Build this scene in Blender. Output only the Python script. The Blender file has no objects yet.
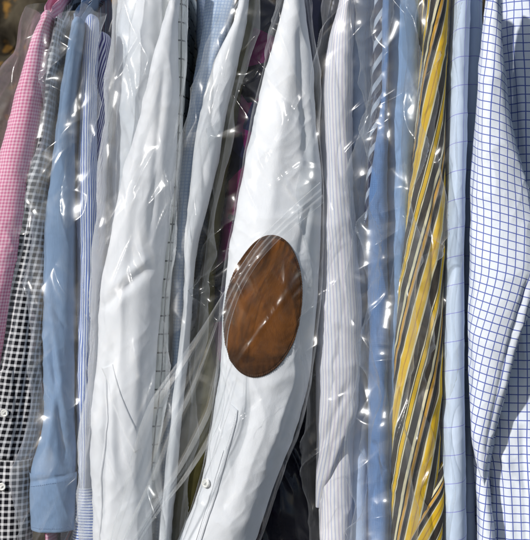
import bpy, math, random
import numpy as np

C = bpy.context.scene.collection
SC = bpy.context.scene
R = math.radians
D = 1.5            # camera distance to the front plane of the sleeves (m)
K = 0.0012         # metres per photo pixel on that plane
CZ = 1.15          # camera height

# ------------------------------------------------------------------ noise
_rs = np.random.RandomState(7)
_perm = np.concatenate([_rs.permutation(256)] * 3)
_g = _rs.normal(size=(256, 3)); _g /= np.linalg.norm(_g, axis=1)[:, None]

def pn(x, y, z):
    x, y, z = np.broadcast_arrays(np.asarray(x, float), np.asarray(y, float), np.asarray(z, float))
    xi, yi, zi = np.floor(x).astype(int), np.floor(y).astype(int), np.floor(z).astype(int)
    xf, yf, zf = x - xi, y - yi, z - zi
    f = lambda t: t * t * t * (t * (t * 6 - 15) + 10)
    u, v, w = f(xf), f(yf), f(zf)
    r = 0
    for dx in (0, 1):
        for dy in (0, 1):
            for dz in (0, 1):
                h = _perm[_perm[_perm[(xi + dx) & 255] + ((yi + dy) & 255)] + ((zi + dz) & 255)]
                g = _g[h]
                d = g[..., 0] * (xf - dx) + g[..., 1] * (yf - dy) + g[..., 2] * (zf - dz)
                r = r + d * (u if dx else 1 - u) * (v if dy else 1 - v) * (w if dz else 1 - w)
    return r * 1.6

def ridge(s, t, ang, lx, ly, seed, k=2.0):
    """sharp crease lines running along direction ang (from vertical), lx apart, ly long"""
    c, n = math.cos(ang), math.sin(ang)
    a = s * c + t * n; b = -s * n + t * c
    q = pn(a / lx, b / ly, seed)
    return np.clip(1 - np.abs(q) * 1.6, 0, 1) ** k

# ------------------------------------------------------------------ objects
def thing(name, label, cat, loc, group=None):
    o = bpy.data.objects.new(name, None); C.objects.link(o)
    o.location = loc; o['label'] = label; o['category'] = cat
    o.empty_display_size = 0.05
    if group: o['group'] = group
    return o

def add_mesh(name, V, F, mat, parent=None, uv=None, smooth=True):
    me = bpy.data.meshes.new(name)
    V = np.asarray(V, np.float32)
    F = np.asarray(F, np.int32)
    nf, k = F.shape
    me.vertices.add(len(V)); me.vertices.foreach_set('co', V.ravel())
    me.loops.add(nf * k); me.loops.foreach_set('vertex_index', F.ravel())
    me.polygons.add(nf)
    me.polygons.foreach_set('loop_start', np.arange(0, nf * k, k, dtype=np.int32))
    me.polygons.foreach_set('loop_total', np.full(nf, k, np.int32))
    if uv is not None:
        l = me.uv_layers.new(name='UVMap')
        # uv given per loop
        l.data.foreach_set('uv', np.asarray(uv, np.float32).ravel())
    me.update(calc_edges=True)
    me.validate()
    me.polygons.foreach_set('use_smooth', np.full(len(me.polygons), smooth, bool))
    me.materials.append(mat)
    o = bpy.data.objects.new(name, me); C.objects.link(o)
    if parent:
        o.parent = parent
        # every thing's root is an Empty that is only moved, so keep world placement
        o.matrix_parent_inverse = parent_world(parent).inverted()
    return o

from mathutils import Matrix, Vector
def parent_world(p):
    if p.type == 'EMPTY':
        return Matrix.Translation(p.location)
    return Matrix.Identity(4)

def grid_mesh(name, P, UV, mat, parent, wrap=False):
    """P: (nv, nu, 3); wrap joins last column to the first. UV: (nv, nu[+1], 2)"""
    nv, nu = P.shape[:2]
    i = np.arange(nv - 1)[:, None]
    j = np.arange(nu if wrap else nu - 1)[None, :]
    j2 = (j + 1) % nu
    F = np.stack([i * nu + j, i * nu + j2, (i + 1) * nu + j2, (i + 1) * nu + j], -1).reshape(-1, 4)
    je = j + 1
    U = np.stack([UV[i, j], UV[i, je], UV[i + 1, je], UV[i + 1, j]], 2).reshape(-1, 2) if wrap else \
        np.stack([UV[i, j], UV[i, j2], UV[i + 1, j2], UV[i + 1, j]], 2).reshape(-1, 2)
    return add_mesh(name, P.reshape(-1, 3), F, mat, parent, U)

def pt(px, py, y):
    s = (D + y) / D
    return np.stack(np.broadcast_arrays((px - 265) * K * s, y, CZ + (270 - py) * K * s), -1)

def smooth_table(pts, lo, hi, sig):
    g = np.arange(lo - 60, hi + 61, 1.0)
    if isinstance(pts, (int, float)):
        return g, np.full(len(g), float(pts))
    a = np.array(sorted(pts), float)
    v = np.interp(g, a[:, 0], a[:, 1])
    # linear extrapolation at both ends
    if len(a) > 1:
        m0 = (a[1, 1] - a[0, 1]) / (a[1, 0] - a[0, 0]); m1 = (a[-1, 1] - a[-2, 1]) / (a[-1, 0] - a[-2, 0])
        v = np.where(g < a[0, 0], a[0, 1] + m0 * np.maximum(g - a[0, 0], -40), v)
        v = np.where(g > a[-1, 0], a[-1, 1] + m1 * np.minimum(g - a[-1, 0], 40), v)
    k = np.exp(-0.5 * (np.arange(-3 * sig, 3 * sig + 1) / sig) ** 2); k /= k.sum()
    n = len(k) // 2
    vp = np.pad(v, n, mode='edge')
    return g, np.convolve(vp, k, 'valid')

class Tube:
    """A hanging cloth form: its left and right outline, its depth and its thickness, as seen on the rail."""
    def __init__(s, L, Rr, d, b, seed=0, fold=.0022, fw=.022, fl=.20, crump=.0008, creases=(), e=.9,
                 rise=0., top=None, skew=0., shear=0., sig=9, lo=-40, hi=660, round_top=0, fscale=1.):
        s.g, l = smooth_table(L, lo, hi, sig); _, r = smooth_table(Rr, lo, hi, sig)
        s.c = (l + r) / 2; s.a = np.maximum((r - l) / 2, .6)
        s.d = smooth_table(d, lo, hi, 14)[1]; s.b = smooth_table(b, lo, hi, 14)[1]
        s.__dict__.update(seed=seed, fold=fold, fw=fw, fl=fl, crump=crump, creases=creases, e=e, rise=rise,
                          skew=skew, shear=shear, lo=lo, hi=hi, round_top=round_top, top=top)
        # true distance round the form from the front centre, so woven patterns keep their scale
        s.tg = np.linspace(-math.pi, math.pi, 361)
        f = lambda q: np.sign(q) * np.abs(q) ** e
        X = s.a[:, None] * K * f(np.sin(s.tg))[None]; Y = s.b[:, None] * f(np.cos(s.tg))[None]
        L_ = np.concatenate([np.zeros((len(s.a), 1)), np.cumsum(np.hypot(np.diff(X, axis=1), np.diff(Y, axis=1)), 1)], 1)
        s.U = L_ - L_[:, 180:181]
    def at(s, py):
        f = lambda t: np.interp(py, s.g, t)
        return f(s.c), f(s.a), f(s.d), f(s.b)
    def field(s, u, t, px, py, front):
        dz = s.fold * (pn(u / s.fw, t / s.fl, s.seed + .37) + .7 * pn(u / (s.fw * 2.3), t / (s.fl * .7), s.seed + 5.1))
        dz = dz + s.fold * .8 * (ridge(u, t, .25, s.fw * 1.7, s.fl * .6, s.seed + 9.2, 3) - .3)
        m = np.clip(pn(u / .06, t / .08, s.seed + 20.) + .45, 0, 1)
        dz = dz + s.crump * m * (ridge(u, t, .9, .016, .04, s.seed + 3.3, 2) + ridge(u, t, -.8, .02, .05, s.seed + 7.3, 2) - .8)
        for x0, y0, x1, y1, w, dp in s.creases:
            vx, vy = x1 - x0, y1 - y0; L2 = vx * vx + vy * vy
            k = np.clip(((px - x0) * vx + (py - y0) * vy) / L2, 0, 1)
            dd = np.hypot(px - x0 - k * vx, py - y0 - k * vy)
            fade = np.clip(np.minimum(k, 1 - k) * 6 + .15, 0, 1)
            dz = dz + dp * fade * np.exp(-(dd / w) ** 2) * front
        return dz
    def eval(s, th, py, off=0., film=None):
        c, a, d, b = s.at(py)
        co, si = np.cos(th), np.sin(th)
        Cx = np.sign(co) * np.abs(co) ** s.e; Sx = np.sign(si) * np.abs(si) ** s.e
        px = c + a * Cx
        am = a * K
        # arc position, measured from the front centre
        ft = np.clip((math.pi / 2 - th + math.pi) / (2 * math.pi) * 360, 0, 359.999); it = ft.astype(int); ft = ft - it
        ip = np.clip(np.round(py - s.g[0]).astype(int), 0, len(s.g) - 1)
        u = s.U[ip, it] * (1 - ft) + s.U[ip, it + 1] * ft
        t = (270 - py) * K
        nx = co * b; ny = -si * am
        n = np.hypot(nx, ny) + 1e-9
        nx, ny = nx / n, ny / n
        front = np.clip(si * 2, 0, 1)
        dz = off + (s.field(u, t, px, py, front) if film is None else film(u, t, px, py) * (.14 + .86 * np.clip(si * 1.25, 0, 1) ** 1.5))
        if film is None:
            dz = np.maximum(dz, -0.85 * np.minimum(am, b))
        y = d - b * Sx
        P = pt(px, py, d - b * .8)       # the form runs straight back from its front
        P[..., 1] = y
        P[..., 0] += nx * dz; P[..., 1] += ny * dz
        if s.rise:
            w = np.clip(1 - (py - s.top) / 110., 0, 1) ** 2
            P[..., 2] += s.rise * (1 - np.abs(Sx) ** 1.5) * w
        return P, np.stack([u + s.skew * t, t + s.shear * u], -1)
    def theta(s, px, py):
        c, a, d, b = s.at(py)
        q = np.clip((px - c) / a, -1, 1)
        return np.arccos(np.sign(q) * np.abs(q) ** (1 / s.e))
    def build(s, name, mat, parent, y0, y1, nu=150, step=1.7, hem=True):
        vs = np.arange(y0, y1 + .01, step)
        th = (math.pi / 2) + np.linspace(-math.pi, math.pi, nu + 1)
        T, Vv = np.meshgrid(th, vs)
        P, UV = s.eval(T, Vv)
        P = P[:, :-1]
        if s.round_top:
            n = 12
            cen = P[0].mean(0); rows, ur = [], []
            for q in range(n, 0, -1):
                a = q / n * math.pi / 2
                k = math.cos(a)
                row = P[0].copy(); cx = s.at(y0)[0]
                row[:, 0] = cen[0] + (row[:, 0] - cen[0]) * k
                row[:, 1] = cen[1] + (row[:, 1] - cen[1]) * (.35 + .65 * k) 
                row[:, 2] += s.round_top * math.sin(a)
                rows.append(row); ur.append(UV[0] + np.array([0, s.round_top * math.sin(a)]))
            P = np.concatenate([np.array(rows), P]); UV = np.concatenate([np.array(ur), UV])
        if hem:   # turn the bottom edge in, so the opening shows a rim and an inside
            cen = P[-1].mean(0)
            r1 = cen + (P[-1] - cen) * np.array([.93, .93, 1]); r1[:, 2] -= .0008
            r2 = cen + (P[-1] - cen) * np.array([.88, .88, 1]); r2[:, 2] += .008
            P = np.concatenate([P, r1[None], r2[None]]); UV = np.concatenate([UV, UV[-1:], UV[-1:] + .05])
        return grid_mesh(name, P, UV, mat, parent, wrap=True)

def tri(x, y, seed):
    """random heights on a triangle lattice joined by flat facets: the look of creased polythene"""
    x = x + .35 * pn(x * .7, y * .7, seed + .5); y = y + .35 * pn(x * .7, y * .7, seed + 40.5)
    k = (x + y) * .36602540378; X, Y = x + k, y + k
    i, j = np.floor(X).astype(int), np.floor(Y).astype(int)
    fx, fy = X - i, Y - j
    sd = int(seed * 7) & 255
    def val(a, b): return _perm[_perm[_perm[a & 255] + (b & 255)] + sd] / 255. - .5
    up = fx > fy
    v0, v1, v2 = val(i, j), val(i + 1, j + 1), np.where(up, val(i + 1, j), val(i, j + 1))
    l, m = np.minimum(fx, fy), np.maximum(fx, fy)
    return v0 * (1 - m) + v2 * (m - l) + v1 * l

def film_field(seed, amp=.007, ang=(.12, -.2, .55), fine=.42, dense=1., pulls=(), long=1.):
    def f(u, t, px, py):
        z = 0
        def rot(a):
            c, n = math.cos(a), math.sin(a)
            return u * c + t * n, -u * n + t * c
        # broad facets, then smaller ones in patches
        a, b = rot(ang[0]); z = z + .75 * (tri(a * dense / .040, b * dense / .12, seed + 1) + .5)
        a, b = rot(ang[1]); z = z + .55 * (tri(a * dense / .021, b * dense / .085, seed + 2) + .5)
        m = np.clip(pn(u / .045, t / .06, seed + 77) * 1.8 + .15, 0, 1)
        a, b = rot(ang[2]); z = z + fine * .40 * m * (tri(a * dense / .012, b * dense / .034, seed + 3) + .5)
        # long tension lines
        for i, g in enumerate(ang[:2]):
            m = np.clip(pn(u / .05, t / .09, seed + 31 + i * 3) * 1.8 + .2, 0, 1)
            z = z + long * .45 * m * ridge(u, t, g * .8, .022, .16, seed + i * 11.3, 5.)
        z = z + .9 * (pn(u / .045, t / .10, seed + 101) + .6)
        z = np.maximum(z * amp * 2.0, 0)
        for x0, y0, x1, y1, w, dp in pulls:
            vx, vy = x1 - x0, y1 - y0; L2 = vx * vx + vy * vy
            k = np.clip(((px - x0) * vx + (py - y0) * vy) / L2, 0, 1)
            wb = w * .5 * pn(px / 14., py / 14., seed + 90.)
            dd = np.abs(np.hypot(px - x0 - k * vx, py - y0 - k * vy) + wb * .6)
            fade = np.clip(np.minimum(k, 1 - k) * 6 + .1, 0, 1)
            z = z + min(.6 * dp, .42 * w * K) * fade * np.clip(1 - dd / w, 0, 1)
        return z
    return f

def cover(tube, parent, y0, y1, grow=1, off=.004, seed=0, L=None, Rr=None, mat=None, nu=190, step=1.25, d=None, b=None, **kw):
    g = tube.g
    lo, hi = tube.lo, tube.hi
    mk = lambda arr: [(a, v) for a, v in zip(g[::12], arr[::12])]
    t = Tube(L or mk(tube.c - tube.a - grow), Rr or mk(tube.c + tube.a + grow), d if d is not None else mk(tube.d),
             b if b is not None else mk(tube.b + off), e=.75, sig=5, rise=tube.rise, top=tube.top)
    vs = np.arange(y0, y1 + .01, step)
    th = (math.pi / 2) + np.linspace(-math.pi * .93, math.pi * .93, nu + 1)
    # more rows of faces on the front than on the back
    k = np.linspace(-1, 1, nu + 1); th = math.pi / 2 + math.pi * .93 * (np.sign(k) * np.abs(k) ** 1.25)
    T, Vv = np.meshgrid(th, vs)
    P, UV = t.eval(T, Vv, film=film_field(seed, **kw))
    o = grid_mesh('plastic_cover', P, UV, mat or FILM, parent)
    return o

def ribbon(name, tube, A, B, mat, parent, off=.0012, n=60, m=8, edge=True, uvrot=False):
    """a strip of cloth lying on a tube between two outlines (both lists of photo points)"""
    def res(p):
        p = np.array(p, float); q = np.concatenate([[0], np.cumsum(np.hypot(*np.diff(p, axis=0).T))]); q /= q[-1]
        w = np.linspace(0, 1, n)
        return np.stack([np.interp(w, q, p[:, 0]), np.interp(w, q, p[:, 1])], -1)
    a, b = res(A), res(B)
    k = np.linspace(0, 1, m)
    q = a[:, None] * (1 - k)[None, :, None] + b[:, None] * k[None, :, None]
    P, UV = tube.eval(tube.theta(q[..., 0], q[..., 1]), q[..., 1], off=off)
    if uvrot: UV = UV[..., ::-1].copy()
    if edge:   # roll all four edges down to the cloth below
        Pl, _ = tube.eval(tube.theta(q[..., 0], q[..., 1]), q[..., 1], off=-.001)
        P = np.pad(P, ((1, 1), (1, 1), (0, 0)), mode='edge'); UV = np.pad(UV, ((1, 1), (1, 1), (0, 0)), mode='edge')
        P[1:-1, 0] = Pl[:, 0]; P[1:-1, -1] = Pl[:, -1]
        P[0, 1:-1] = Pl[0]; P[-1, 1:-1] = Pl[-1]
        P[0, 0] = Pl[0, 0]; P[0, -1] = Pl[0, -1]; P[-1, 0] = Pl[-1, 0]; P[-1, -1] = Pl[-1, -1]
    return grid_mesh(name, P, UV, mat, parent)

def stitches(tube, pts, parent, mat, off=.003, pitch=2.1):
    p = np.array(pts, float); q = np.concatenate([[0], np.cumsum(np.hypot(*np.diff(p, axis=0).T))])
    V, F = [], []
    for d0 in np.arange(0, q[-1] - pitch, pitch):
        a = [np.interp(d0, q, p[:, i]) for i in (0, 1)]; b = [np.interp(d0 + pitch * .62, q, p[:, i]) for i in (0, 1)]
        A, _ = tube.eval(tube.theta(np.array(a[0]), np.array(a[1])), np.array(a[1]), off=off)
        B, _ = tube.eval(tube.theta(np.array(b[0]), np.array(b[1])), np.array(b[1]), off=off)
        w = np.array([.0002, 0, 0]) if abs(B[2] - A[2]) > abs(B[0] - A[0]) else np.array([0, 0, .0002])
        o = np.array([0, -.0001, 0]); i = len(V)
        V += [A - w, A + w, B + w, B - w, A - w + o, A + w + o, B + w + o, B - w + o]
        F += [(i + 4, i + 5, i + 6, i + 7), (i, i + 1, i + 5, i + 4), (i + 1, i + 2, i + 6, i + 5), (i + 2, i + 3, i + 7, i + 6), (i + 3, i, i + 4, i + 7)]
    return add_mesh('stitching', np.array(V), F, mat, parent)

def button(tube, px, py, r, mat, parent, off=.0032):
    P, _ = tube.eval(tube.theta(np.array(px), np.array(py)), np.array(float(py)), off=off)
    Px, _ = tube.eval(tube.theta(np.array(px + 2.), np.array(py)), np.array(float(py)), off=off)
    ex = Px - P; ex = ex / np.linalg.norm(ex); ez = np.array([0, 0, 1.]); ez = ez - ex * ez.dot(ex); ez /= np.linalg.norm(ez)
    n = np.cross(ex, ez); n = n if n[1] < 0 else -n
    prof = [(0, .0005), (.32, .0005), (.36, .0005), (.55, .0006), (.72, .0013), (.9, .0013), (1, .0006), (.98, -.002)]
    nu = 28; V = []
    for rr, h in prof:
        for k in range(nu):
            a = 2 * math.pi * k / nu
            V.append(P + ex * math.cos(a) * r * rr + ez * math.sin(a) * r * rr + n * h)
    F = []
    for i in range(len(prof) - 1):
        for k in range(nu):
            F.append((i * nu + k, i * nu + (k + 1) % nu, (i + 1) * nu + (k + 1) % nu, (i + 1) * nu + k))
    o = add_mesh('button', np.array(V), F, mat, parent)
    V, F = [], []   # the sewing thread, a small cross between the holes
    for (x0, z0, x1, z1) in ((-.28, -.28, .28, .28), (-.28, .28, .28, -.28)):
        a = P + (ex * x0 + ez * z0) * r + n * .001; b = P + (ex * x1 + ez * z1) * r + n * .001
        dv = (b - a) / np.linalg.norm(b - a); sd = np.cross(dv, n) * r * .1
        i = len(V); V += [a - sd, a + sd, b + sd, b - sd, a - sd + n * .0006, a + sd + n * .0006, b + sd + n * .0006, b - sd + n * .0006]
        F += [(i + 4, i + 5, i + 6, i + 7), (i, i + 1, i + 5, i + 4), (i + 2, i + 3, i + 7, i + 6), (i + 1, i + 2, i + 6, i + 5), (i + 3, i, i + 4, i + 7)]
    add_mesh('thread', np.array(V), F, THREAD, o)
    return o

# ------------------------------------------------------------------ materials
class G:
    def __init__(s, name):
        s.m = bpy.data.materials.new(name); s.m.use_nodes = True
        s.t = s.m.node_tree; s.t.nodes.clear()
    def n(s, ty, ins=(), **kw):
        x = s.t.nodes.new(ty)
        for k, v in kw.items(): setattr(x, k, v)
        for k, v in (ins.items() if isinstance(ins, dict) else enumerate(ins)):
            if v is None: continue
            if hasattr(v, 'is_output'): s.t.links.new(v, x.inputs[k])
            else: x.inputs[k].default_value = v
        return x
    def math(s, op, a, b=None, c=None, clamp=False):
        x = s.n('ShaderNodeMath', (a, b, c), operation=op); x.use_clamp = clamp
        return x.outputs[0]
    def mix(s, f, a, b):
        x = s.n('ShaderNodeMix', data_type='RGBA')
        for k, v in ((0, f), (6, a), (7, b)):
            if hasattr(v, 'is_output'): s.t.links.new(v, x.inputs[k])
            else: x.inputs[k].default_value = v if k == 0 else (*v, 1)
        return x.outputs[2]
    def uv(s):
        u = s.n('ShaderNodeUVMap'); u.uv_map = 'UVMap'
        return u.outputs[0]

def lin(r, g, b):
    f = lambda c: c / 12.92 if c <= .04045 else ((c + .055) / 1.055) ** 2.4
    return tuple(f(x / 255) for x in (r, g, b))

def line_mask(g, x, period, width, phase=0., soft=.12):
    """1 on a line of the given width (share of the period)"""
    f = g.math('FRACT', g.math('MULTIPLY_ADD', x, 1 / period, phase + 100))
    d = g.math('ABSOLUTE', g.math('SUBTRACT', f, .5))
    return g.math('MULTIPLY_ADD', g.math('SUBTRACT', width / 2, d), 1 / (soft * width), .5, clamp=True)

def fabric(name, base, pat=None, rough=.85, weave=.5, wr=.25, sheen=.15, var=.05, wob=.0025):
    g = G(name)
    uv = g.uv()
    nz = g.n('ShaderNodeTexNoise', {'Vector': uv, 'Scale': 9., 'Detail': 3.})
    WOB = wob
    # cloth is never perfectly straight: let the pattern wander a little
    wb = g.n('ShaderNodeVectorMath', (nz.outputs['Color'], (.5, .5, .5)), operation='SUBTRACT')
    sc = g.n('ShaderNodeVectorMath', {0: wb.outputs[0], 'Scale': WOB}, operation='SCALE')
    w = g.n('ShaderNodeVectorMath', (uv, sc.outputs[0]), operation='ADD')
    sep = g.n('ShaderNodeSeparateXYZ', (w.outputs[0],))
    U, V = sep.outputs[0], sep.outputs[1]
    col = (*base, 1)
    rgb = g.n('ShaderNodeRGB'); rgb.outputs[0].default_value = col
    c = rgb.outputs[0]
    if pat: c = pat(g, U, V, c)
    # yarn-level tint variation
    yarn = g.n('ShaderNodeTexNoise', {'Vector': g.n('ShaderNodeVectorMath', (uv, (1., .12, 1.)), operation='MULTIPLY').outputs[0], 'Scale': 900., 'Detail': 2.})
    big = g.n('ShaderNodeTexNoise', {'Vector': uv, 'Scale': 25., 'Detail': 4.})
    k = g.math('ADD', g.math('MULTIPLY_ADD', yarn.outputs[0], var * 2.2, 1 - var * 1.1), g.math('MULTIPLY_ADD', big.outputs[0], var, -var / 2))
    cc = g.n('ShaderNodeVectorMath', {0: c, 'Scale': k}, operation='SCALE').outputs[0]
    fine = g.n('ShaderNodeTexNoise', {'Vector': uv, 'Scale': 1100., 'Detail': 1.})
    wrk = g.n('ShaderNodeTexNoise', {'Vector': g.n('ShaderNodeVectorMath', (uv, (1., .45, 1.)), operation='MULTIPLY').outputs[0], 'Scale': 55., 'Detail': 4., 'Roughness': .5, 'Distortion': .6})
    b1 = g.n('ShaderNodeBump', {'Strength': wr, 'Distance': .004, 'Height': wrk.outputs[0]})
    b2 = g.n('ShaderNodeBump', {'Strength': weave, 'Distance': .0003, 'Height': fine.outputs[0], 'Normal': b1.outputs[0]})
    p = g.n('ShaderNodeBsdfPrincipled', {'Base Color': cc, 'Roughness': rough, 'Sheen Weight': sheen if max(base) > .3 else .0, 'Sheen Roughness': .5, 'Specular IOR Level': .2 if max(base) > .3 else .06, 'Normal': b2.outputs[0]})
    tr = g.n('ShaderNodeBsdfTranslucent', {'Color': cc})
    mx = g.n('ShaderNodeMixShader', (.12, p.outputs[0], tr.outputs[0]))
    g.n('ShaderNodeOutputMaterial', (mx.outputs[0],))
    return g.m

def p_check(p, w, col, pv=None, wv=None, colv=None, ph=0.):
    def f(g, U, V, c):
        c = g.mix(line_mask(g, U, p, w, ph), c, col)
        return g.mix(line_mask(g, V, pv or p, wv or w), c, colv or col)
    return f
def p_gingham(p, col, dark=None, wd=.5):
    def f(g, U, V, c):
        a, b = line_mask(g, U, p, wd), line_mask(g, V, p, wd)
        s = g.math('MULTIPLY', g.math('ADD', a, b), .5)
        c1 = g.mix(s, c, col)
        return g.mix(g.math('MULTIPLY', a, b), c1, dark or col)
    return f
def p_stripes(p, w, col, ph=0., axis=0, more=()):
    def f(g, U, V, c):
        x = (U, V)[axis]
        c = g.mix(line_mask(g, x, p, w, ph), c, col)
        for p2, w2, col2, ph2 in more: c = g.mix(line_mask(g, x, p2, w2, ph2), c, col2)
        return c
    return f
def p_ramp(p, stops, ph=0.):
    def f(g, U, V, c):
        x = g.math('FRACT', g.math('MULTIPLY_ADD', U, 1 / p, 100 + ph))
        r = g.n('ShaderNodeValToRGB', (x,)); cr = r.color_ramp; cr.interpolation = 'CONSTANT'
        while len(cr.elements) < len(stops): cr.elements.new(.999)
        for e, (q, col) in zip(cr.elements, stops): e.position = q; e.color = (*col, 1)
        return r.outputs[0]
    return f
def p_blotch(cols, scale=28.):
    def f(g, U, V, c):
        v = g.n('ShaderNodeCombineXYZ', (U, V, 0.))
        n = g.n('ShaderNodeTexVoronoi', {'Vector': v.outputs[0], 'Scale': scale, 'Randomness': 1.})
        r = g.n('ShaderNodeValToRGB', (g.n('ShaderNodeSeparateColor', (n.outputs['Color'],)).outputs[0],)); cr = r.color_ramp; cr.interpolation = 'CONSTANT'
        while len(cr.elements) < len(cols): cr.elements.new(.999)
        for i, (e, col) in enumerate(zip(cr.elements, cols)): e.position = i / len(cols); e.color = (*col, 1)
        return r.outputs[0]
    return f

def film(name, haze=.016, rough=.20, bump=.05, tint=(.97, .98, .985), lim=.30):
    """thin clear polythene: see-through, a little milky, with a sharp gloss on both faces"""
    g = G(name)
    uv = g.uv()
    lw = g.n('ShaderNodeLayerWeight', {'Blend': .5})
    f = lw.outputs['Facing']
    cosv = g.math('SUBTRACT', 1.06, f)
    fres = g.math('MULTIPLY_ADD', g.math('POWER', f, 4.), .40, .028, clamp=True)
    n1 = g.n('ShaderNodeTexNoise', {'Vector': g.n('ShaderNodeVectorMath', (uv, (1., .25, 1.)), operation='MULTIPLY').outputs[0], 'Scale': 34., 'Detail': 3., 'Roughness': .6, 'Distortion': 1.2}, noise_type='RIDGED_MULTIFRACTAL', normalize=True)
    n2 = g.n('ShaderNodeTexNoise', {'Vector': uv, 'Scale': 30., 'Detail': 3.})
    b = g.n('ShaderNodeBump', {'Strength': bump, 'Distance': .0025, 'Height': n1.outputs[0]})
    hz = g.math('DIVIDE', g.math('MULTIPLY', g.math('MULTIPLY_ADD', n2.outputs[0], 1.2, .4), haze), cosv, clamp=True)
    hz = g.math('MINIMUM', hz, lim)
    tr = g.n('ShaderNodeBsdfTransparent', {'Color': (*tint, 1)})
    df = g.n('ShaderNodeBsdfDiffuse', {'Color': (.88, .9, .92, 1), 'Normal': b.outputs[0]})
    tl = g.n('ShaderNodeBsdfTranslucent', {'Color': (.88, .9, .92, 1)})
    dm = g.n('ShaderNodeMixShader', (.4, df.outputs[0], tl.outputs[0]))
    m1 = g.n('ShaderNodeMixShader', (hz, tr.outputs[0], dm.outputs[0]))
    gl = g.n('ShaderNodeBsdfGlossy', {'Color': (1, 1, 1, 1), 'Roughness': rough, 'Normal': b.outputs[0]})
    gl2 = g.n('ShaderNodeBsdfGlossy', {'Color': (1, 1, 1, 1), 'Roughness': .36, 'Normal': b.outputs[0]})
    gm = g.n('ShaderNodeMixShader', (.32, gl.outputs[0], gl2.outputs[0]))
    m2 = g.n('ShaderNodeMixShader', (fres, m1.outputs[0], gm.outputs[0]))
    g.n('ShaderNodeOutputMaterial', (m2.outputs[0],))
    return g.m

def plain(name, col, rough=.5, spec=.5, bump=0., bs=200.):
    g = G(name)
    ins = {'Base Color': (*col, 1), 'Roughness': rough, 'Specular IOR Level': spec}
    if bump:
        co = g.n('ShaderNodeTexCoord').outputs['Object']
        n = g.n('ShaderNodeTexNoise', {'Vector': co, 'Scale': bs, 'Detail': 4.})
        ins['Normal'] = g.n('ShaderNodeBump', {'Strength': bump, 'Distance': .003, 'Height': n.outputs[0]}).outputs[0]
    p = g.n('ShaderNodeBsdfPrincipled', ins)
    g.n('ShaderNodeOutputMaterial', (p.outputs[0],))
    return g.m

FILM = film('clear_film')
FILM_MILKY = film('milky_film', haze=.11, rough=.17, bump=.06)
FILM_CRISP = film('crisp_film', haze=.008, rough=.19, bump=.04)
FILM_VEIL = film('veiled_film', haze=.04, rough=.18, bump=.05)
THREAD = plain('thread', (.7, .7, .68), .9)
BUTTON = plain('pearl_button', (.75, .74, .70), .25)

WHITE = (.74, .755, .79)
M = dict(
    pink=fabric('pink_gingham', (.82, .56, .66), p_gingham(.0041, (.62, .17, .32))),
    black=fabric('black_gingham', (.70, .70, .72), p_gingham(.0076, (.02, .02, .03), (.005, .005, .009), wd=.6), sheen=0),
    chambray=fabric('blue_chambray', (.19, .285, .44), None, var=.16),
    navystripe=fabric('navy_stripe', (.035, .045, .10), p_stripes(.011, .3, (.26, .33, .46), more=((.022, .12, (.20, .03, .07), .2),))),
    bengal=fabric('blue_stripe', (.72, .76, .84), p_stripes(.0031, .5, (.12, .19, .50))),
    bengal_cuff=fabric('blue_stripe_cuff', (.72, .76, .84), p_stripes(.0034, .48, (.10, .17, .48), axis=1)),
    bengal_dark=fabric('indigo_stripe', (.62, .64, .76), p_stripes(.0042, .5, (.045, .04, .22))),
    white=fabric('white_cotton', WHITE, None, wr=.22, weave=.6, var=.03),
    windowpane=fabric('black_windowpane', (.68, .70, .66), p_check(.022, .09, (.03, .035, .03), ph=.32)),
    finecheck=fabric('pale_blue_check', (.56, .66, .80), p_check(.0040, .22, (.36, .48, .70))),
    olive=fabric('olive_cloth', (.07, .062, .022), None, var=.25),
    maroon=fabric('maroon_print', (.02, .02, .05), p_blotch([(.006, .007, .02), (.10, .008, .065), (.01, .012, .04), (.10, .008, .065), (.006, .006, .014), (.11, .01, .06)], 24.)),
    navy=fabric('navy_cotton', (.006, .006, .018), None, var=.3, rough=.7),
    lavender=fabric('lavender_stripe', (.76, .75, .77), p_stripes(.0043, .34, (.52, .54, .68), more=((.0129, .10, (.60, .56, .66), .3),))),
    paleblue=fabric('pale_blue_cotton', (.46, .56, .76), None, var=.08),
    denim=fabric('denim_blue', (.13, .25, .50), p_check(.0022, .4, (.11, .21, .43)), var=.2),
    midblue=fabric('mid_blue_cotton', (.27, .41, .66), None, var=.12),
    yellow=fabric('yellow_stripe', (.7, .5, .1), None),
    pane=fabric('blue_windowpane', (.58, .68, .84), p_check(.042, .022, (.30, .32, .70), ph=.28, pv=.034, wv=.028)),
    check=fabric('blue_check', (.74, .79, .87), p_check(.0102, .12, (.10, .14, .44))),
)
CREAM = (.78, .70, .46); YEL = (.86, .53, .02); GOLD = (.62, .33, .04); DK = (.046, .036, .028); TAU = (.07, .055, .045); BLK = (.015, .015, .018); TAN = (.45, .33, .20)
M['yellow'] = fabric('yellow_stripe_shirt', YEL, p_ramp(.057, [
    (0, YEL), (.09, GOLD), (.12, YEL), (.20, CREAM), (.235, BLK), (.25, DK), (.40, CREAM), (.425, BLK), (.44, YEL), (.52, BLK), (.535, CREAM),
    (.56, DK), (.70, CREAM), (.76, BLK), (.79, GOLD), (.84, TAN), (.865, BLK), (.93, TAU), (.97, CREAM)]), rough=.7, wob=.001, sheen=0)

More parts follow.
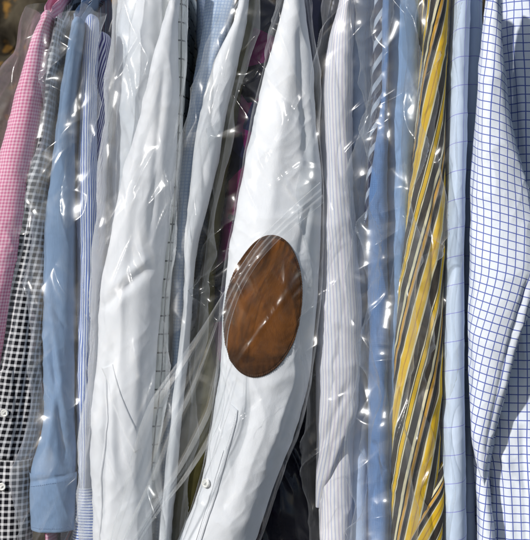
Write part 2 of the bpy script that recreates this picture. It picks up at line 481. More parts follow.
# ------------------------------------------------------------------ setting
def setting():
    gm = G('paving')
    co = gm.n('ShaderNodeTexCoord').outputs['Object']
    n = gm.n('ShaderNodeTexNoise', {'Vector': co, 'Scale': 6., 'Detail': 8.})
    col = gm.mix(n.outputs[0], (.06, .058, .055), (.13, .125, .12))
    b = gm.n('ShaderNodeBump', {'Strength': .4, 'Distance': .01, 'Height': n.outputs[0]})
    p = gm.n('ShaderNodeBsdfPrincipled', {'Base Color': col, 'Roughness': .9, 'Normal': b.outputs[0]})
    gm.n('ShaderNodeOutputMaterial', (p.outputs[0],))
    S = 200
    o = add_mesh('ground', [(-S, -S, 0), (S, -S, 0), (S, S, 0), (-S, S, 0)], [(0, 1, 2, 3)], gm.m, smooth=False)
    o['kind'] = 'structure'
    # rough dark wall behind the rail
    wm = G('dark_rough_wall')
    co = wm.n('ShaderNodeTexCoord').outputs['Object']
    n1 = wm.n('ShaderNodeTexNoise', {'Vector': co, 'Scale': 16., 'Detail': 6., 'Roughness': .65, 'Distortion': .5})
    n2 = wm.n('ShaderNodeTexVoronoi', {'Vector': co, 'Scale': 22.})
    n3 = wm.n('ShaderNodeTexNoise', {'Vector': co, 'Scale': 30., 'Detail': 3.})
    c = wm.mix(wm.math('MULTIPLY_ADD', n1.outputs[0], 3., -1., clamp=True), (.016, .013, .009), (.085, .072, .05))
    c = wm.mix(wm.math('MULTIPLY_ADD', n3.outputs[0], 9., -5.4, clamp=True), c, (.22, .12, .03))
    p = wm.n('ShaderNodeBsdfPrincipled', {'Base Color': c, 'Roughness': .95, 'Specular IOR Level': .1})
    wm.n('ShaderNodeOutputMaterial', (p.outputs[0],))
    nx, nz = 200, 120
    x = np.linspace(-1.6, 1.6, nx); z = np.linspace(0, 2.3, nz)
    X, Z = np.meshgrid(x, z)
    Y = .78 + .05 * pn(X * 9, Z * 9, 3.) + .03 * pn(X * 25, Z * 25, 8.)
    front = np.stack([X, Y, Z], -1)
    back = np.stack([X, np.full_like(X, 1.05), Z], -1)
    P = np.concatenate([front, back[::-1]], 0)
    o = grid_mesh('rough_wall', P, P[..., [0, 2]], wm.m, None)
    o['label'] = 'dark brown rough wall behind the hanging shirts'; o['category'] = 'wall'
setting()

GRP = 'freshly cleaned garments hanging side by side'
def shirt(label, px, d, name='dress_shirt', cat='shirt'):
    p = pt(float(px), 620., float(d))
    return thing(name, label, cat, (float(p[0]), float(p[1]), float(p[2])), GRP)

def body(root, mat, cx, w=9, top=-30, d0=.05, depth=.38, rise=0., seed=0, round_top=0., bottom=640, L=None, Rr=None):
    t = Tube(L or [(-40, cx - w), (640, cx - w)], Rr or [(-40, cx + w), (640, cx + w)], d0 + depth / 2, depth / 2, seed=seed,
             fold=.003, fw=.03, rise=rise, top=top, round_top=round_top, e=.7)
    t.build('body', mat, root, top, bottom, nu=120, step=3.4)
    return t

# 1 ---- pink gingham
r = shirt('pink gingham shirt at the far left end of the row', 10, .05)
t = Tube([(8, 44), (16, 42), (30, 33), (50, 25), (93, 13), (140, 0), (200, -14), (300, -35), (400, -55)],
         [(8, 56), (16, 52), (27, 48), (80, 44), (120, 40), (160, 33), (180, 30), (217, 25), (297, 13), (343, 5), (400, -8), (540, -30)],
         .05, .03, seed=1, round_top=.012, fold=.0018)
t.build('sleeve', M['pink'], r, 18, 560)
body(r, M['pink'], 52, 7, top=20, d0=.06, rise=.075, seed=1, round_top=.012)
cover(t, r, 8, 560, L=[(-5, 50), (8, 37), (22, 27), (60, 20), (100, 8), (150, -4), (300, -40), (560, -90)], Rr=[(-5, 66), (10, 60), (30, 51), (80, 46), (160, 35), (217, 27), (297, 15), (400, -8), (560, -40)], off=.012, seed=1, amp=.008, mat=FILM)

# 2 ---- black and white gingham
r = shirt('black and white gingham shirt with small white cuff buttons', 25, .09)
t = Tube([(20, 52), (60, 47), (110, 42), (140, 38), (200, 18), (300, -2), (350, -8), (440, -18), (560, -22)],
         [(20, 62), (60, 56), (110, 50), (170, 45), (260, 42), (360, 40), (420, 37), (460, 31), (520, 27), (560, 26)],
         .06, .028, seed=2, fold=.003, skew=-.12, shear=.08, creases=[(6, 350, 30, 200, 3, -.004), (22, 440, 36, 250, 3, -.003)], round_top=.012)
t.build('sleeve', M['black'], r, 24, 462)
tc = Tube([(440, -18), (560, -22)], [(440, 33), (470, 30), (520, 27), (560, 26)], .058, .031, seed=3, fold=.0025)
tc.build('cuff', M['black'], r, 460, 560)
pl = ribbon('placket', t, [(-2, 372), (-4, 420), (-6, 458)], [(14, 366), (15, 420), (12, 458)], M['black'], r, off=.0022)
button(t, 7, 412, .0048, BUTTON, pl, off=.0065)
bt = button(tc, 4, 485, .0048, BUTTON, r, off=.004)
body(r, M['black'], 60, 7, top=26, d0=.1, rise=.075, seed=2, round_top=.01)
cover(t, r, 14, 236, L=[(10, 60), (20, 50), (35, 47), (60, 47), (110, 44), (140, 41), (200, 19), (300, 0), (560, -22)],
      Rr=[(10, 66), (20, 66), (60, 62), (110, 56), (180, 47), (300, 43), (420, 39), (470, 30), (560, 28)],
      seed=2, amp=.009, mat=FILM_CRISP, dense=1.2, off=.007, pulls=[(48, 40, 51, 120, 4, .006), (51, 25, 47, 45, 4, .008)])

# 3 ---- blue chambray
r = shirt('plain mid blue shirt with its wide cuff hanging low, right of the black gingham one', 55, .04)
t = Tube([(20, 70), (40, 66), (90, 60), (130, 52), (180, 48), (230, 42), (350, 40), (420, 42), (450, 36), (474, 28), (500, 26)],
         [(20, 84), (30, 84), (60, 78), (100, 74), (180, 73), (240, 74), (300, 73), (500, 72)],
         .045, .026, seed=4, fold=.0022, round_top=.014,
         creases=[(48, 330, 68, 470, 4, -.004), (44, 260, 66, 420, 4, .0025), (46, 300, 70, 330, 3, -.002), (60, 380, 46, 460, 4, .003)])
t.build('sleeve', M['chambray'], r, 26, 478)
tc = Tube([(470, 27), (500, 26), (534, 28), (560, 28)], [(470, 73), (560, 72)], .044, .029, seed=5, fold=.0018, creases=[(24, 484, 76, 473, 2.2, -.0025)])
tc.build('cuff', M['chambray'], r, 474, 533)
bst = plain('blue_thread', (.13, .20, .36), .9)
stitches(tc, [(30, 487), (50, 483), (70, 480)], r, bst, off=.0006)
stitches(tc, [(31, 528), (50, 528), (70, 528)], r, bst, off=.0006)
body(r, M['chambray'], 80, 6, top=30, d0=.07, rise=.075, seed=4, round_top=.01)
cover(t, r, 16, 545, L=[(10, 72), (30, 63), (90, 57), (130, 50), (180, 45), (230, 40), (350, 39), (420, 41), (450, 35), (480, 26), (545, 26)],
      Rr=[(10, 88), (40, 84), (100, 78), (200, 77), (545, 77)], seed=4, amp=.009, mat=FILM_VEIL, ang=(.35, -.3, .6), off=.007)

# 4 ---- navy and grey stripe
r = shirt('narrow navy shirt with grey and maroon slanting stripes, mostly hidden behind the plain blue shirt', 76, .1)
t = Tube([(40, 76), (60, 74), (180, 70), (400, 62), (520, 58), (560, 56)], [(40, 84), (60, 83), (180, 80), (400, 78), (560, 78)], .1, .02, seed=6, skew=-.5)
t.build('sleeve', M['navystripe'], r, 42, 560)
body(r, M['navystripe'], 92, 5, top=35, d0=.11, rise=.075, seed=6, round_top=.01)

# 5 ---- blue bengal stripe
r = shirt('blue and white vertically striped shirt with sideways striped cuff', 90, .06)
t = Tube([(15, 84), (50, 80), (120, 78), (180, 75), (300, 75), (400, 74), (450, 78), (490, 76)],
         [(15, 97), (60, 95), (120, 94), (180, 96), (260, 97), (330, 95), (400, 92), (450, 90), (490, 90)], .06, .024, seed=7, fold=.0018, round_top=.012)
t.build('sleeve', M['bengal'], r, 22, 494)
tc = Tube([(485, 76), (520, 73), (560, 72)], [(485, 92), (500, 98), (520, 106), (560, 110)], .058, .027, seed=8)
tc.build('cuff', M['bengal_cuff'], r, 488, 560)
t2 = Tube([(20, 92), (60, 94), (180, 93), (400, 88)], [(20, 110), (60, 108), (120, 107), (180, 104), (300, 102), (480, 104)], .085, .02, seed=9, skew=-.35, round_top=.012)
t2.build('body', M['bengal_dark'], r, 40, 600)
cover(t, r, 4, 560, L=[(0, 95), (15, 84), (30, 78), (60, 79), (120, 76), (180, 73), (300, 72), (450, 74), (560, 70)],
      Rr=[(0, 116), (20, 112), (60, 109), (120, 106), (200, 103), (300, 99), (420, 94), (500, 104), (560, 110)],
      seed=6, amp=.008, mat=FILM_CRISP, ang=(.1, -.15, .8), off=.009, pulls=[(84, 30, 82, 170, 6, .006)])

# 6 ---- white shirt in milky film
r = shirt('white shirt under a wide milky plastic cover', 130, 0)
t = Tube([(-20, 176), (20, 165), (60, 151), (110, 138), (150, 127), (190, 118), (240, 108), (290, 98), (330, 95), (380, 93), (420, 89), (470, 87), (530, 91), (560, 94)],
         [(-20, 180), (20, 177), (100, 177), (180, 172), (240, 165), (300, 160), (360, 155), (420, 150), (480, 148), (560, 150)],
         .01, [(0, .02), (150, .03), (300, .036), (560, .034)], seed=10, fold=.0026,
         creases=[(150, 265, 98, 312, 5, -.004), (152, 255, 112, 290, 6, .003), (140, 120, 118, 330, 5, .003), (165, 60, 150, 240, 4, -.003), (108, 350, 104, 540, 4, -.0045), (112, 330, 122, 470, 5, -.003), (138, 320, 132, 540, 6, .003)])
t.build('sleeve', M['white'], r, -30, 560)
ribbon('placket', t, [(101, 368), (112, 400), (128, 440), (134, 452)], [(112, 364), (122, 395), (137, 432), (142, 448)], M['white'], r, off=.0011)
ribbon('seam', t, [(103, 372), (106, 420), (101, 470), (100, 545)], [(104.4, 372), (107.4, 420), (102.4, 470), (101.4, 545)], M['white'], r, off=.0010, m=3)
tb = Tube([(-40, 116), (60, 112), (150, 108), (300, 102), (560, 100)], [(-40, 180), (200, 178), (400, 165), (560, 160)], .13, .07, seed=12, fold=.004)
tb.build('body', M['white'], r, -30, 640, step=3)
cover(t, r, -30, 565, L=[(-40, 119), (0, 115), (60, 111), (100, 108), (200, 101), (300, 95), (400, 90), (470, 84), (565, 84)],
      Rr=[(-40, 186), (60, 180), (150, 177), (250, 169), (360, 161), (450, 156), (565, 160)], seed=8, amp=.0075, mat=FILM_MILKY, ang=(.35, -.3, .75), off=.012, fine=.12, pulls=[(112, 200, 95, 330, 6, .006)])

# 7 ---- cream with black windowpane
r = shirt('cream shirt with thin black windowpane lines showing as a narrow strip', 165, .08)
t = Tube([(40, 172), (100, 172), (180, 168), (300, 156), (360, 153), (450, 140), (540, 130)], [(40, 185), (100, 184), (180, 178), (300, 169), (360, 167), (450, 160), (540, 152)], .035, .016, seed=13, fold=.001)
t.build('sleeve', M['windowpane'], r, -30, 560)
body(r, M['windowpane'], 182, 5, d0=.06, seed=13)

# 8 ---- pale blue fine check
r = shirt('light blue finely checked shirt between the windowpane strip and a narrow white sleeve', 180, .1)
t = Tube([(0, 205), (60, 196), (120, 186), (180, 178), (250, 174), (360, 170), (450, 160), (540, 152)], [(0, 235), (60, 220), (100, 212), (180, 196), (300, 187), (360, 184), (450, 188), (540, 186)], .055, .02, seed=14)
t.build('sleeve', M['finecheck'], r, -30, 560)
body(r, M['finecheck'], 202, 6, d0=.09, seed=14)

# 9 ---- narrow white
r = shirt('slim white sleeve between the light blue check and the olive jacket', 205, .06)
t = Tube([(-30, 246), (20, 234), (43, 220), (83, 205), (123, 197), (180, 190), (247, 183), (313, 182), (400, 172), (540, 158)],
         [(-30, 250), (20, 246), (60, 237), (100, 228), (180, 214), (215, 205), (247, 196), (313, 191), (400, 184), (540, 170)], .02, .022, seed=15, fold=.002)
t.build('sleeve', M['white'], r, -30, 560)
body(r, M['white'], 222, 6, d0=.05, seed=15)
cover(t, r, -30, 560, grow=5, seed=14, amp=.007, mat=FILM, fine=.2, ang=(.25, .05, .7), off=.009, pulls=[(238, 10, 250, 70, 2.5, .006), (214, 80, 186, 190, 2.5, .006)],
      Rr=[(-30, 255), (20, 250), (60, 240), (120, 226), (215, 208), (300, 196), (380, 190), (560, 174)])

# 10 --- olive jacket
r = shirt('dark olive jacket showing as a slim strip beside the purple print shirt', 215, .07, name='jacket', cat='jacket')
t = Tube([(-30, 246), (30, 240), (100, 226), (180, 212), (280, 200), (340, 195), (400, 182), (470, 175), (540, 165)],
         [(-30, 264), (0, 262), (60, 248), (180, 226), (260, 216), (330, 214), (400, 222), (470, 214), (540, 200)], .045, .02, seed=16)
t.build('sleeve', M['olive'], r, -30, 560)
body(r, M['olive'], 238, 6, d0=.08, seed=16)

# 11 --- maroon print
r = shirt('dark shirt with maroon and purple print in crumpled plastic, left of the brown patched sleeve', 240, .08)
t = Tube([(-30, 262), (0, 257), (60, 242), (120, 234), (200, 224), (320, 209), (400, 205), (560, 190)], [(-30, 292), (60, 280), (300, 262), (560, 250)], .055, .022, seed=17)
t.build('sleeve', M['maroon'], r, -30, 560)
body(r, M['maroon'], 258, 6, d0=.09, seed=17)
cover(t, r, -30, 400, grow=2, seed=17, amp=.016, mat=FILM_CRISP, ang=(.5, -.6, .9), off=.006, dense=.8)

# 12 --- white shirt with the suede elbow patch
r = shirt('white shirt with an oval brown suede elbow patch', 262, -.03)
HL = [(-30, 291), (0, 283), (40, 272), (80, 262), (120, 253), (160, 245), (200, 238), (250, 229), (300, 221), (340, 219), (380, 217), (420, 212), (470, 204), (510, 193), (540, 180), (560, 172)]
HR = [(-30, 300), (0, 305), (50, 312), (100, 316), (150, 320), (190, 322), (230, 322), (280, 320), (310, 318), (350, 314), (390, 308), (420, 300), (450, 290), (490, 275), (530, 262), (560, 250)]
t = Tube(HL, HR, -.01, [(-30, .028), (150, .036), (305, .046), (420, .044), (560, .036)], seed=18, fold=.0022, fw=.03, e=1.0,
         creases=[(300, 20, 308, 170, 5, -.004), (290, 60, 268, 230, 7, .003), (310, 200, 300, 260, 4, -.003), (262, 388, 300, 372, 6, .0014), (290, 395, 240, 540, 7, .003), (255, 390, 222, 520, 7, -.003), (300, 390, 268, 470, 4, -.003), (250, 170, 240, 230, 5, -.002)])
hero = t
t.build('sleeve', M['white'], r, -30, 565, nu=220, step=1.3)
# the patch: an egg shape that follows the sleeve
def suede():
    g = G('brown_suede')
    uv = g.uv()
    n1 = g.n('ShaderNodeTexNoise', {'Vector': uv, 'Scale': 17., 'Detail': 6., 'Roughness': .62, 'Distortion': 1.6})
    n2 = g.n('ShaderNodeTexNoise', {'Vector': uv, 'Scale': 700., 'Detail': 3.})
    c = g.mix(g.math('MULTIPLY_ADD', n1.outputs[0], 4.4, -1.75, clamp=True), (.020, .006, .001), (.15, .050, .007))
    c = g.mix(g.math('MULTIPLY', n2.outputs[0], .35), c, (.15, .06, .014))
    b = g.n('ShaderNodeBump', {'Strength': .6, 'Distance': .0006, 'Height': n2.outputs[0]})
    b1 = g.n('ShaderNodeBump', {'Strength': .3, 'Distance': .006, 'Height': n1.outputs[0], 'Normal': b.outputs[0]})
    p = g.n('ShaderNodeBsdfPrincipled', {'Base Color': c, 'Roughness': .9, 'Specular IOR Level': .12, 'Normal': b1.outputs[0]})
    g.n('ShaderNodeOutputMaterial', (p.outputs[0],))
    return g.m
def egg(k, ang):
    """point of the patch outline shrunk by k"""
    x = 39.5 * np.cos(ang) * k; y = -71 * np.sin(ang) * k
    x = x * (1 + .06 * (y / 71))           # a little wider below
    sh = -.12 * y                          # leans to the right at the top
    return 263.2 + x + sh, 306 + y
na = 200
ang = np.linspace(0, 2 * math.pi, na, endpoint=False)
rows = []; uvs = []
for k, of in [(.0004, .0026)] + [(q, .0018) for q in np.linspace(.06, .93, 40)] + [(.945, .0017), (.955, .0011), (.966, .0017), (.985, .0016), (.997, .0010), (1.001, -.001)]:
    kk = k * (1 + (.0015 * np.sin(ang * 95) if k > .98 else 0))
    x, y = egg(kk, ang)
    # puckers along the seam and a few soft hollows, as stitched suede has
    pk = .0005 * np.sin(ang * 34 + 2 * np.sin(ang * 5)) * np.clip((k - .7) / .3, 0, 1) * (k < .99) + .0016 * pn(x / 16. + .3 * y / 16., y / 42., 5.5) * (1 - k)
    P, _ = t.eval(t.theta(x, y), y, off=of + pk)
    rows.append(P); uvs.append(np.stack([x + .15 * y, y * .45], -1) * K)
uvs = np.array(uvs); uvs = np.concatenate([uvs, uvs[:, :1]], 1)
patch = grid_mesh('elbow_patch', np.array(rows), uvs, suede(), r, wrap=True)
V, F = [], []     # the row of stitches round its edge
ns = 150
for i in range(ns):
    a = 2 * math.pi * i / ns
    for q in (0,):
        x0, y0 = egg(.962, np.array(a)); x1, y1 = egg(1.000, np.array(a + .006)); 
        A, _ = t.eval(t.theta(x0, y0), y0, off=.0021); B, _ = t.eval(t.theta(x1, y1), y1, off=.0014)
        x2, y2 = egg(.958, np.array(a + .014)); A2, _ = t.eval(t.theta(x2, y2), y2, off=.0021)
        w = (A2 - A) ; B2 = B + w; o = np.array([0, -.0004, 0]); b = len(V)
        V += [A, A2, B2, B, A + o, A2 + o, B2 + o, B + o]
        F += [(b + 4, b + 5, b + 6, b + 7), (b, b + 1, b + 5, b + 4), (b + 1, b + 2, b + 6, b + 5), (b + 2, b + 3, b + 7, b + 6), (b + 3, b, b + 4, b + 7)]
st = add_mesh('stitching', np.array(V), F, plain('brown_thread', (.07, .03, .012), .8), patch)
pl = ribbon('placket', t, [(231, 404), (221, 440), (205, 478), (196, 510), (182, 545)], [(238, 410), (237, 420), (229, 452), (218, 490), (200, 545)], M['white'], r, off=.0013)
button(t, 208.5, 484, .0052, BUTTON, pl, off=.0050)
ribbon('seam', t, [(224, 450), (214, 482), (205, 512), (194, 545)], [(225, 450), (215, 482), (206, 512), (195, 545)], M['white'], r, off=.0020, m=3)
ST = plain('pale_thread', (.72, .73, .75), .9)
stitches(t, [(236, 413), (234, 424), (226, 453), (215, 490), (198, 540)], pl, ST, off=.00145)
stitches(t, [(230, 409), (220, 441), (206, 478), (197, 508)], pl, ST, off=.00145)
body(r, M['white'], 292, 7, d0=.08, seed=18)
cov = cover(t, r, -30, 565, grow=1, seed=21, amp=.0045, mat=FILM_CRISP, ang=(.45, .6, .8), off=.0035, nu=230, fine=.12, dense=.75,
      pulls=[(304, 262, 232, 376, 3.2, .0075), (309, 262, 262, 330, 2.5, .005), (320, 190, 226, 270, 5, .008), (318, 205, 226, 292, 4, .006), (322, 250, 290, 300, 3, .006), (316, 60, 262, 180, 4, .005), (300, 420, 215, 520, 5, .006), (280, 380, 205, 460, 5, .006), (300, 370, 230, 430, 4, .004), (318, 150, 250, 205, 3, .004), (290, 470, 320, 420, 3, .004)])
# loose tail of the same cover, pulled down to the left
def tail():
    A = np.array([(320, 182), (288, 210), (258, 240), (228, 285), (203, 326), (176, 364), (150, 400), (138, 430), (130, 465), (118, 510), (106, 556)], float)
    B = np.array([(324, 202), (303, 220), (280, 238), (258, 262), (240, 292), (228, 330), (226, 380), (222, 420), (206, 450), (186, 480), (164, 506), (150, 525), (138, 545), (130, 565)], float)
    n, m = 420, 200
    w = np.linspace(0, 1, n)
    def res(p):
        q = np.concatenate([[0], np.cumsum(np.hypot(*np.diff(p, axis=0).T))]); q /= q[-1]
        r = np.stack([np.interp(w, q, p[:, 0]), np.interp(w, q, p[:, 1])], -1)
        k = np.exp(-.5 * (np.arange(-24, 25) / 9) ** 2); k /= k.sum()
        return np.stack([np.convolve(np.pad(r[:, i], 24, mode='reflect', reflect_type='odd'), k, 'valid') for i in (0, 1)], -1)
    a, b = res(A), res(B)
    k = np.linspace(0, 1, m)
    q = a[:, None] * (1 - k)[None, :, None] + b[:, None] * k[None, :, None]
    S = np.broadcast_to(k[None], (n, m)); Tt = np.broadcast_to(w[:, None], (n, m))
    wid = np.hypot(*(b - a).T)[:, None] * K
    s = S * wid; tt = Tt * .46
    y = np.interp(Tt, [0, .2, .45, .7, 1], [-.064, -.074, -.075, -.075, -.075])
    # the sheet is folded over on itself in three long pleats: place runs back where a fold doubles it
    drift = .10 * pn(Tt * 2.6, S * .9, 4.4)
    cs = [0, .05, .12, .36, .44, .50, .70, .76, .82, .94, 1]
    wide = np.interp(S, cs, [.06, .0, .08, .42, .52, .45, .74, .84, .77, 1.0, .93])
    thin = np.interp(S, cs, [.02, .0, .05, .30, .36, .42, .60, .66, .72, 1.0, .985])
    g_ = np.clip((Tt - .22) / .35, 0, 1); g_ = g_ * g_ * (3 - 2 * g_)
    place = thin * (1 - g_) + wide * g_
    lay = np.interp(S, cs, [.000, .002, .004, .001, .003, .005, .001, .003, .005, .003, .001])
    for s0, s1, hgt in ((.10, .20, .55), (.30, .35, .5), (.50, .56, .5), (.62, .86, .52), (.90, .95, .5)):
        up = np.clip((S - s0) / (s1 - s0), 0, 1) * np.clip(1 - (S - s1) / .03, 0, 1)
        lay = lay + up * hgt * wid * (.25 + .75 * g_) * (s1 - s0) * np.clip(.85 + .5 * pn(Tt * 4, 7 * s0, 3.7), .3, 1.1)
    place = place + drift * np.clip(Tt * 3, 0, 1) * np.clip(4 * place * (1 - place), 0, 1)
    q = a[:, None] + (b - a)[:, None] * place[..., None]
    z = lay + .003 * (tri(s / .035 + .25 * tt / .035, tt / .16, 6.) + .5) + .0012 * (tri(s / .016, tt / .06, 12.) + .5)
    P = pt(q[..., 0], q[..., 1], y - z)
    # hem of the film rolls back on both sides
    o = grid_mesh('cover_tail', P, np.stack([s, tt], -1), film('film_tail', haze=.085, rough=.17, bump=.04, lim=.42), cov)
tail()

# 13 --- navy shirt low in the gap
r = shirt('dark navy shirt in shiny plastic, seen low in the gap right of the patched sleeve', 300, .08)
t = Tube([(-30, 300), (100, 306), (300, 300), (400, 286), (470, 266), (540, 250)], [(-30, 332), (560, 332)], .085, .028, seed=19, fold=.004)
t.build('sleeve', M['navy'], r, -30, 570)
body(r, M['navy'], 318, 7, d0=.12, seed=19)
cover(t, r, -30, 570, grow=0, seed=23, amp=.009, mat=FILM_CRISP, ang=(.6, .3, .9), off=.006, dense=.8, fine=.15)

# 14 --- lavender stripe
r = shirt('white shirt with fine lavender stripes, its lower sleeve twisted to a fold', 345, 0)
t = Tube([(-30, 345), (7, 338), (33, 329), (83, 323), (180, 322), (240, 321), (300, 319), (400, 317), (490, 316), (520, 316)],
         [(-30, 356), (60, 354), (120, 353), (180, 354), (247, 358), (300, 363), (370, 362), (415, 357), (450, 345), (480, 332), (505, 320), (520, 317)],
         [(0, .01), (420, .01), (505, .024)], [(0, .034), (400, .032), (505, .007)], seed=20, fold=.0022, skew=.05, creases=[(352, 170, 362, 300, 3, -.004), (357, 400, 322, 490, 4, .003), (350, 380, 320, 450, 4, -.002)])
t.build('sleeve', M['lavender'], r, -30, 508, nu=170)
t2 = Tube([(380, 321), (470, 317), (520, 318), (560, 323)], [(380, 358), (440, 354), (560, 354)], .03, .026, seed=22, fold=.003, skew=.0)
t2.build('cuff', M['lavender'], r, 390, 560)
body(r, M['lavender'], 350, 8, d0=.08, seed=20)
cover(t, r, -30, 560, L=[(-30, 342), (20, 331), (60, 322), (180, 318), (400, 313), (560, 313)], Rr=[(-30, 372), (60, 368), (130, 366), (200, 362), (300, 367), (420, 362), (480, 358), (560, 358)],
      seed=25, amp=.0105, mat=FILM, ang=(-.45, .15, .8), off=.008, pulls=[(362, 10, 374, 40, 2.5, .007), (374, 40, 352, 110, 2.5, .006), (330, 400, 352, 385, 3, .006)])

# 15 --- pale blue
r = shirt('plain pale blue shirt tucked behind the lavender striped one', 362, .06)
t = Tube([(-30, 350), (100, 348), (250, 355), (400, 352), (560, 350)], [(-30, 380), (60, 378), (200, 371), (300, 369), (560, 369)], .04, .02, seed=24, fold=.003)
t.build('sleeve', M['paleblue'], r, -30, 560)
body(r, M['paleblue'], 366, 5, d0=.1, seed=24)
tie = Tube([(-30, 376), (60, 374), (130, 371), (180, 366), (220, 364)], [(-30, 386), (60, 386), (130, 379), (180, 373), (220, 368)], .005, .006, seed=26, fold=.001, skew=-.6)
NK = thing('necktie', 'navy necktie with slanting white stripes hanging in plastic above the denim blue shirt', 'necktie', tuple(float(q) for q in pt(372., 230., .045)))
M['tie'] = fabric('navy_tie', (.02, .025, .07), p_stripes(.016, .35, (.5, .56, .68)), rough=.5)
tie.build('blade', M['tie'], NK, -30, 225, nu=80)

# 16 --- denim blue
r = shirt('denim blue shirt in plastic left of the yellow striped shirt', 380, .05)
t = Tube([(-30, 384), (90, 381), (140, 374), (213, 367), (300, 368), (400, 369), (560, 371)], [(-30, 392), (180, 389), (360, 389), (560, 390)], .015, .024, seed=27, fold=.0024,
         creases=[(372, 440, 386, 470, 3, -.004), (376, 470, 372, 540, 3, .003)])
t.build('sleeve', M['denim'], r, -30, 560)
body(r, M['denim'], 382, 5, d0=.09, seed=27)
cover(t, r, -30, 560, L=[(-30, 372), (100, 370), (200, 364), (300, 365), (560, 367)], Rr=[(-30, 396), (300, 394), (560, 393)], seed=29, amp=.012, mat=FILM_VEIL, ang=(-.3, .1, .8), off=.007,
      pulls=[(386, -10, 387, 215, 4, .008), (372, 360, 371, 540, 3, .006)])

# 17 --- mid blue
r = shirt('mid blue shirt wedged between the denim blue and the yellow striped shirts', 400, .07)
t = Tube([(-30, 388), (300, 388), (560, 386)], [(-30, 424), (100, 420), (250, 408), (350, 398), (560, 396)], .03, .024, seed=28, fold=.003)
t.build('sleeve', M['midblue'], r, -30, 560)
body(r, M['midblue'], 402, 6, d0=.11, seed=28)
cover(t, r, -30, 560, grow=2, seed=33, amp=.014, mat=FILM_VEIL, ang=(.3, -.35, .7), off=.008, dense=.9, pulls=[(394, 130, 408, 200, 5, .006), (396, 250, 398, 330, 4, .007)])

# 18 --- yellow stripe
r = shirt('bold yellow, black and cream striped shirt', 420, 0)
t = Tube([(-30, 427), (30, 425), (80, 420), (130, 417), (180, 412), (230, 406), (280, 401), (330, 397), (380, 393), (440, 391), (560, 391)],
         [(-30, 452), (60, 449), (180, 448), (300, 446), (400, 443), (560, 441)], .015, .028, seed=30, fold=.0016, skew=-.22,
         creases=[(436, 160, 430, 360, 3, -.003), (438, 400, 400, 520, 4, -.004), (440, 380, 420, 470, 4, .003)])
t.build('sleeve', M['yellow'], r, -30, 560)
tq = Tube([(458, 444), (475, 437), (495, 426), (520, 413), (540, 406), (560, 401)], [(458, 445), (560, 443)], [(458, .012), (500, .0), (560, -.004)], [(458, .003), (490, .010), (560, .014)], seed=38, skew=-.38, fold=.0012)
tq.build('cuff', M['yellow'], r, 460, 560)
body(r, M['yellow'], 436, 7, d0=.08, seed=30)
cover(t, r, -30, 560, L=[(-30, 412), (60, 411), (130, 410), (180, 408), (230, 402), (330, 393), (440, 388), (560, 388)], Rr=[(-30, 456), (60, 453), (180, 451), (300, 449), (560, 444)],
      seed=37, amp=.0075, mat=FILM_CRISP, ang=(.1, -.2, .6), off=.006, fine=.5, pulls=[(416, -20, 413, 130, 5, .009), (424, 190, 440, 380, 3.5, .007), (441, 380, 440, 540, 3, .006)])

# 19 --- pale blue windowpane
r = shirt('pale blue shirt with a faint wide windowpane grid, without plastic', 460, .02)
t = Tube([(-30, 456), (60, 451), (150, 448), (250, 447), (350, 445), (450, 444), (560, 443)], [(-30, 473), (76, 470), (150, 469), (250, 466), (350, 466), (450, 468), (560, 470)],
         .02, .03, seed=31, fold=.0012, fw=.03, fl=.3, skew=.02, shear=-.15)
t.build('sleeve', M['pane'], r, -30, 560)
tb = Tube([(-30, 462), (560, 458)], [(-30, 487), (40, 486), (100, 480), (200, 476), (560, 478)], .09, .05, seed=32, fold=.002)
tb.build('body', M['pane'], r, -30, 640, step=3)

# 20 --- blue check on white
r = shirt('white shirt with a dark blue graph check at the far right, without plastic', 500, 0)
t = Tube([(-30, 494), (3, 487), (50, 482), (133, 477), (180, 475), (280, 472), (360, 472), (443, 472), (472, 478), (490, 484)],
         [(-30, 499), (3, 502), (50, 505), (117, 514), (167, 526), (220, 540), (275, 548), (300, 540), (330, 526), (360, 516), (400, 506), (440, 496), (472, 486), (490, 486)],
         [(-30, 0), (300, 0), (400, .006), (490, .010)], [(-30, .016), (100, .028), (300, .034), (400, .02), (472, .010), (490, .005)], seed=34, fold=.0022, fw=.032, skew=-.10, shear=.28,
         creases=[(530, 275, 505, 365, 3, -.004), (528, 300, 500, 400, 4, .003), (505, 360, 484, 460, 3, -.002), (490, 60, 484, 200, 5, .002)])
t.build('sleeve', M['check'], r, -30, 486, nu=200, step=1.4)
tq = Tube([(430, 474), (475, 477), (520, 479), (560, 480)], [(430, 498), (475, 489), (500, 491), (560, 499)], [(430, .034), (480, .02), (560, .014)], [(430, .008), (480, .015), (560, .02)],
          seed=39, fold=.0015, skew=-.2, shear=.2)
tq.build('cuff', M['check'], r, 436, 560)
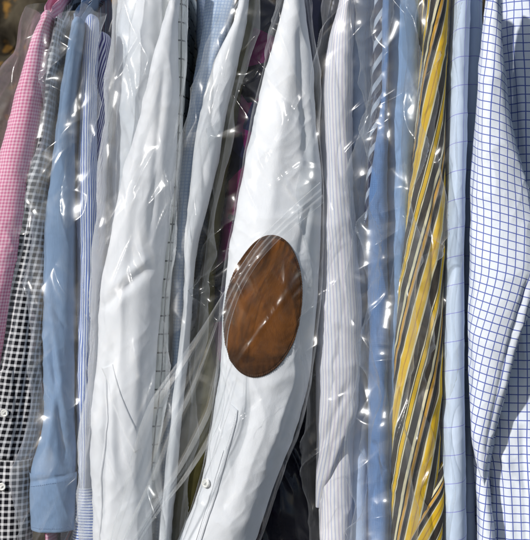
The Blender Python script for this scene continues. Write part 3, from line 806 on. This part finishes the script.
tb = Tube([(-30, 495), (100, 500), (300, 488), (440, 478), (500, 479), (560, 480)], [(-30, 560), (560, 575)], [(-30, .14), (250, .12), (430, .09), (560, .084)], .07, seed=35, fold=.005, fw=.03, skew=.02,
          creases=[(512, 10, 526, 170, 5, .005), (490, 470, 487, 560, 3, -.006), (505, 440, 510, 560, 5, .004), (520, 420, 526, 560, 4, -.004)])
tb.build('body', M['check'], r, -30, 640, nu=220)

# ------------------------------------------------------------------ light, camera
SUN_EL, SUN_AZ = 27, -42         # azimuth measured from straight in front of the rail, to the left
w = bpy.data.worlds.new('World'); SC.world = w; w.use_nodes = True
nt = w.node_tree; bg = nt.nodes['Background']
sky = nt.nodes.new('ShaderNodeTexSky'); sky.sky_type = 'NISHITA'; sky.sun_disc = False
sdir = Vector((math.sin(R(SUN_AZ)) * math.cos(R(SUN_EL)), -math.cos(R(SUN_AZ)) * math.cos(R(SUN_EL)), math.sin(R(SUN_EL))))
sky.sun_elevation = R(SUN_EL); sky.sun_rotation = math.atan2(sdir.x, sdir.y)
nt.links.new(sky.outputs[0], bg.inputs[0]); bg.inputs[1].default_value = .075
l = bpy.data.lights.new('sun', 'SUN'); l.energy = 3.3; l.angle = R(2); l.color = (1, .97, .93)
lo = bpy.data.objects.new('sun', l); C.objects.link(lo); lo.rotation_euler = (-sdir).to_track_quat('-Z', 'Y').to_euler()

cam = bpy.data.cameras.new('camera'); co = bpy.data.objects.new('camera', cam); C.objects.link(co)
co.location = (0, -D, CZ); co.rotation_euler = (R(90), 0, 0)
cam.sensor_fit = 'HORIZONTAL'; cam.sensor_width = 36; cam.lens = 36 * D / (530 * K)
cam.clip_end = 1000
cam.dof.use_dof = True; cam.dof.focus_distance = D + .0; cam.dof.aperture_fstop = 9
SC.camera = co

SC.view_settings.view_transform = 'Standard'; SC.view_settings.look = 'None'
SC.view_settings.exposure = 0.22; SC.view_settings.gamma = 1
cy = SC.cycles
cy.max_bounces = 8; cy.diffuse_bounces = 3; cy.glossy_bounces = 3; cy.adaptive_threshold = .03; cy.transparent_max_bounces = 40
cy.sample_clamp_indirect = 4; cy.sample_clamp_direct = 0
cy.use_denoising = True
try: cy.denoiser = 'OPENIMAGEDENOISE'
except Exception: pass
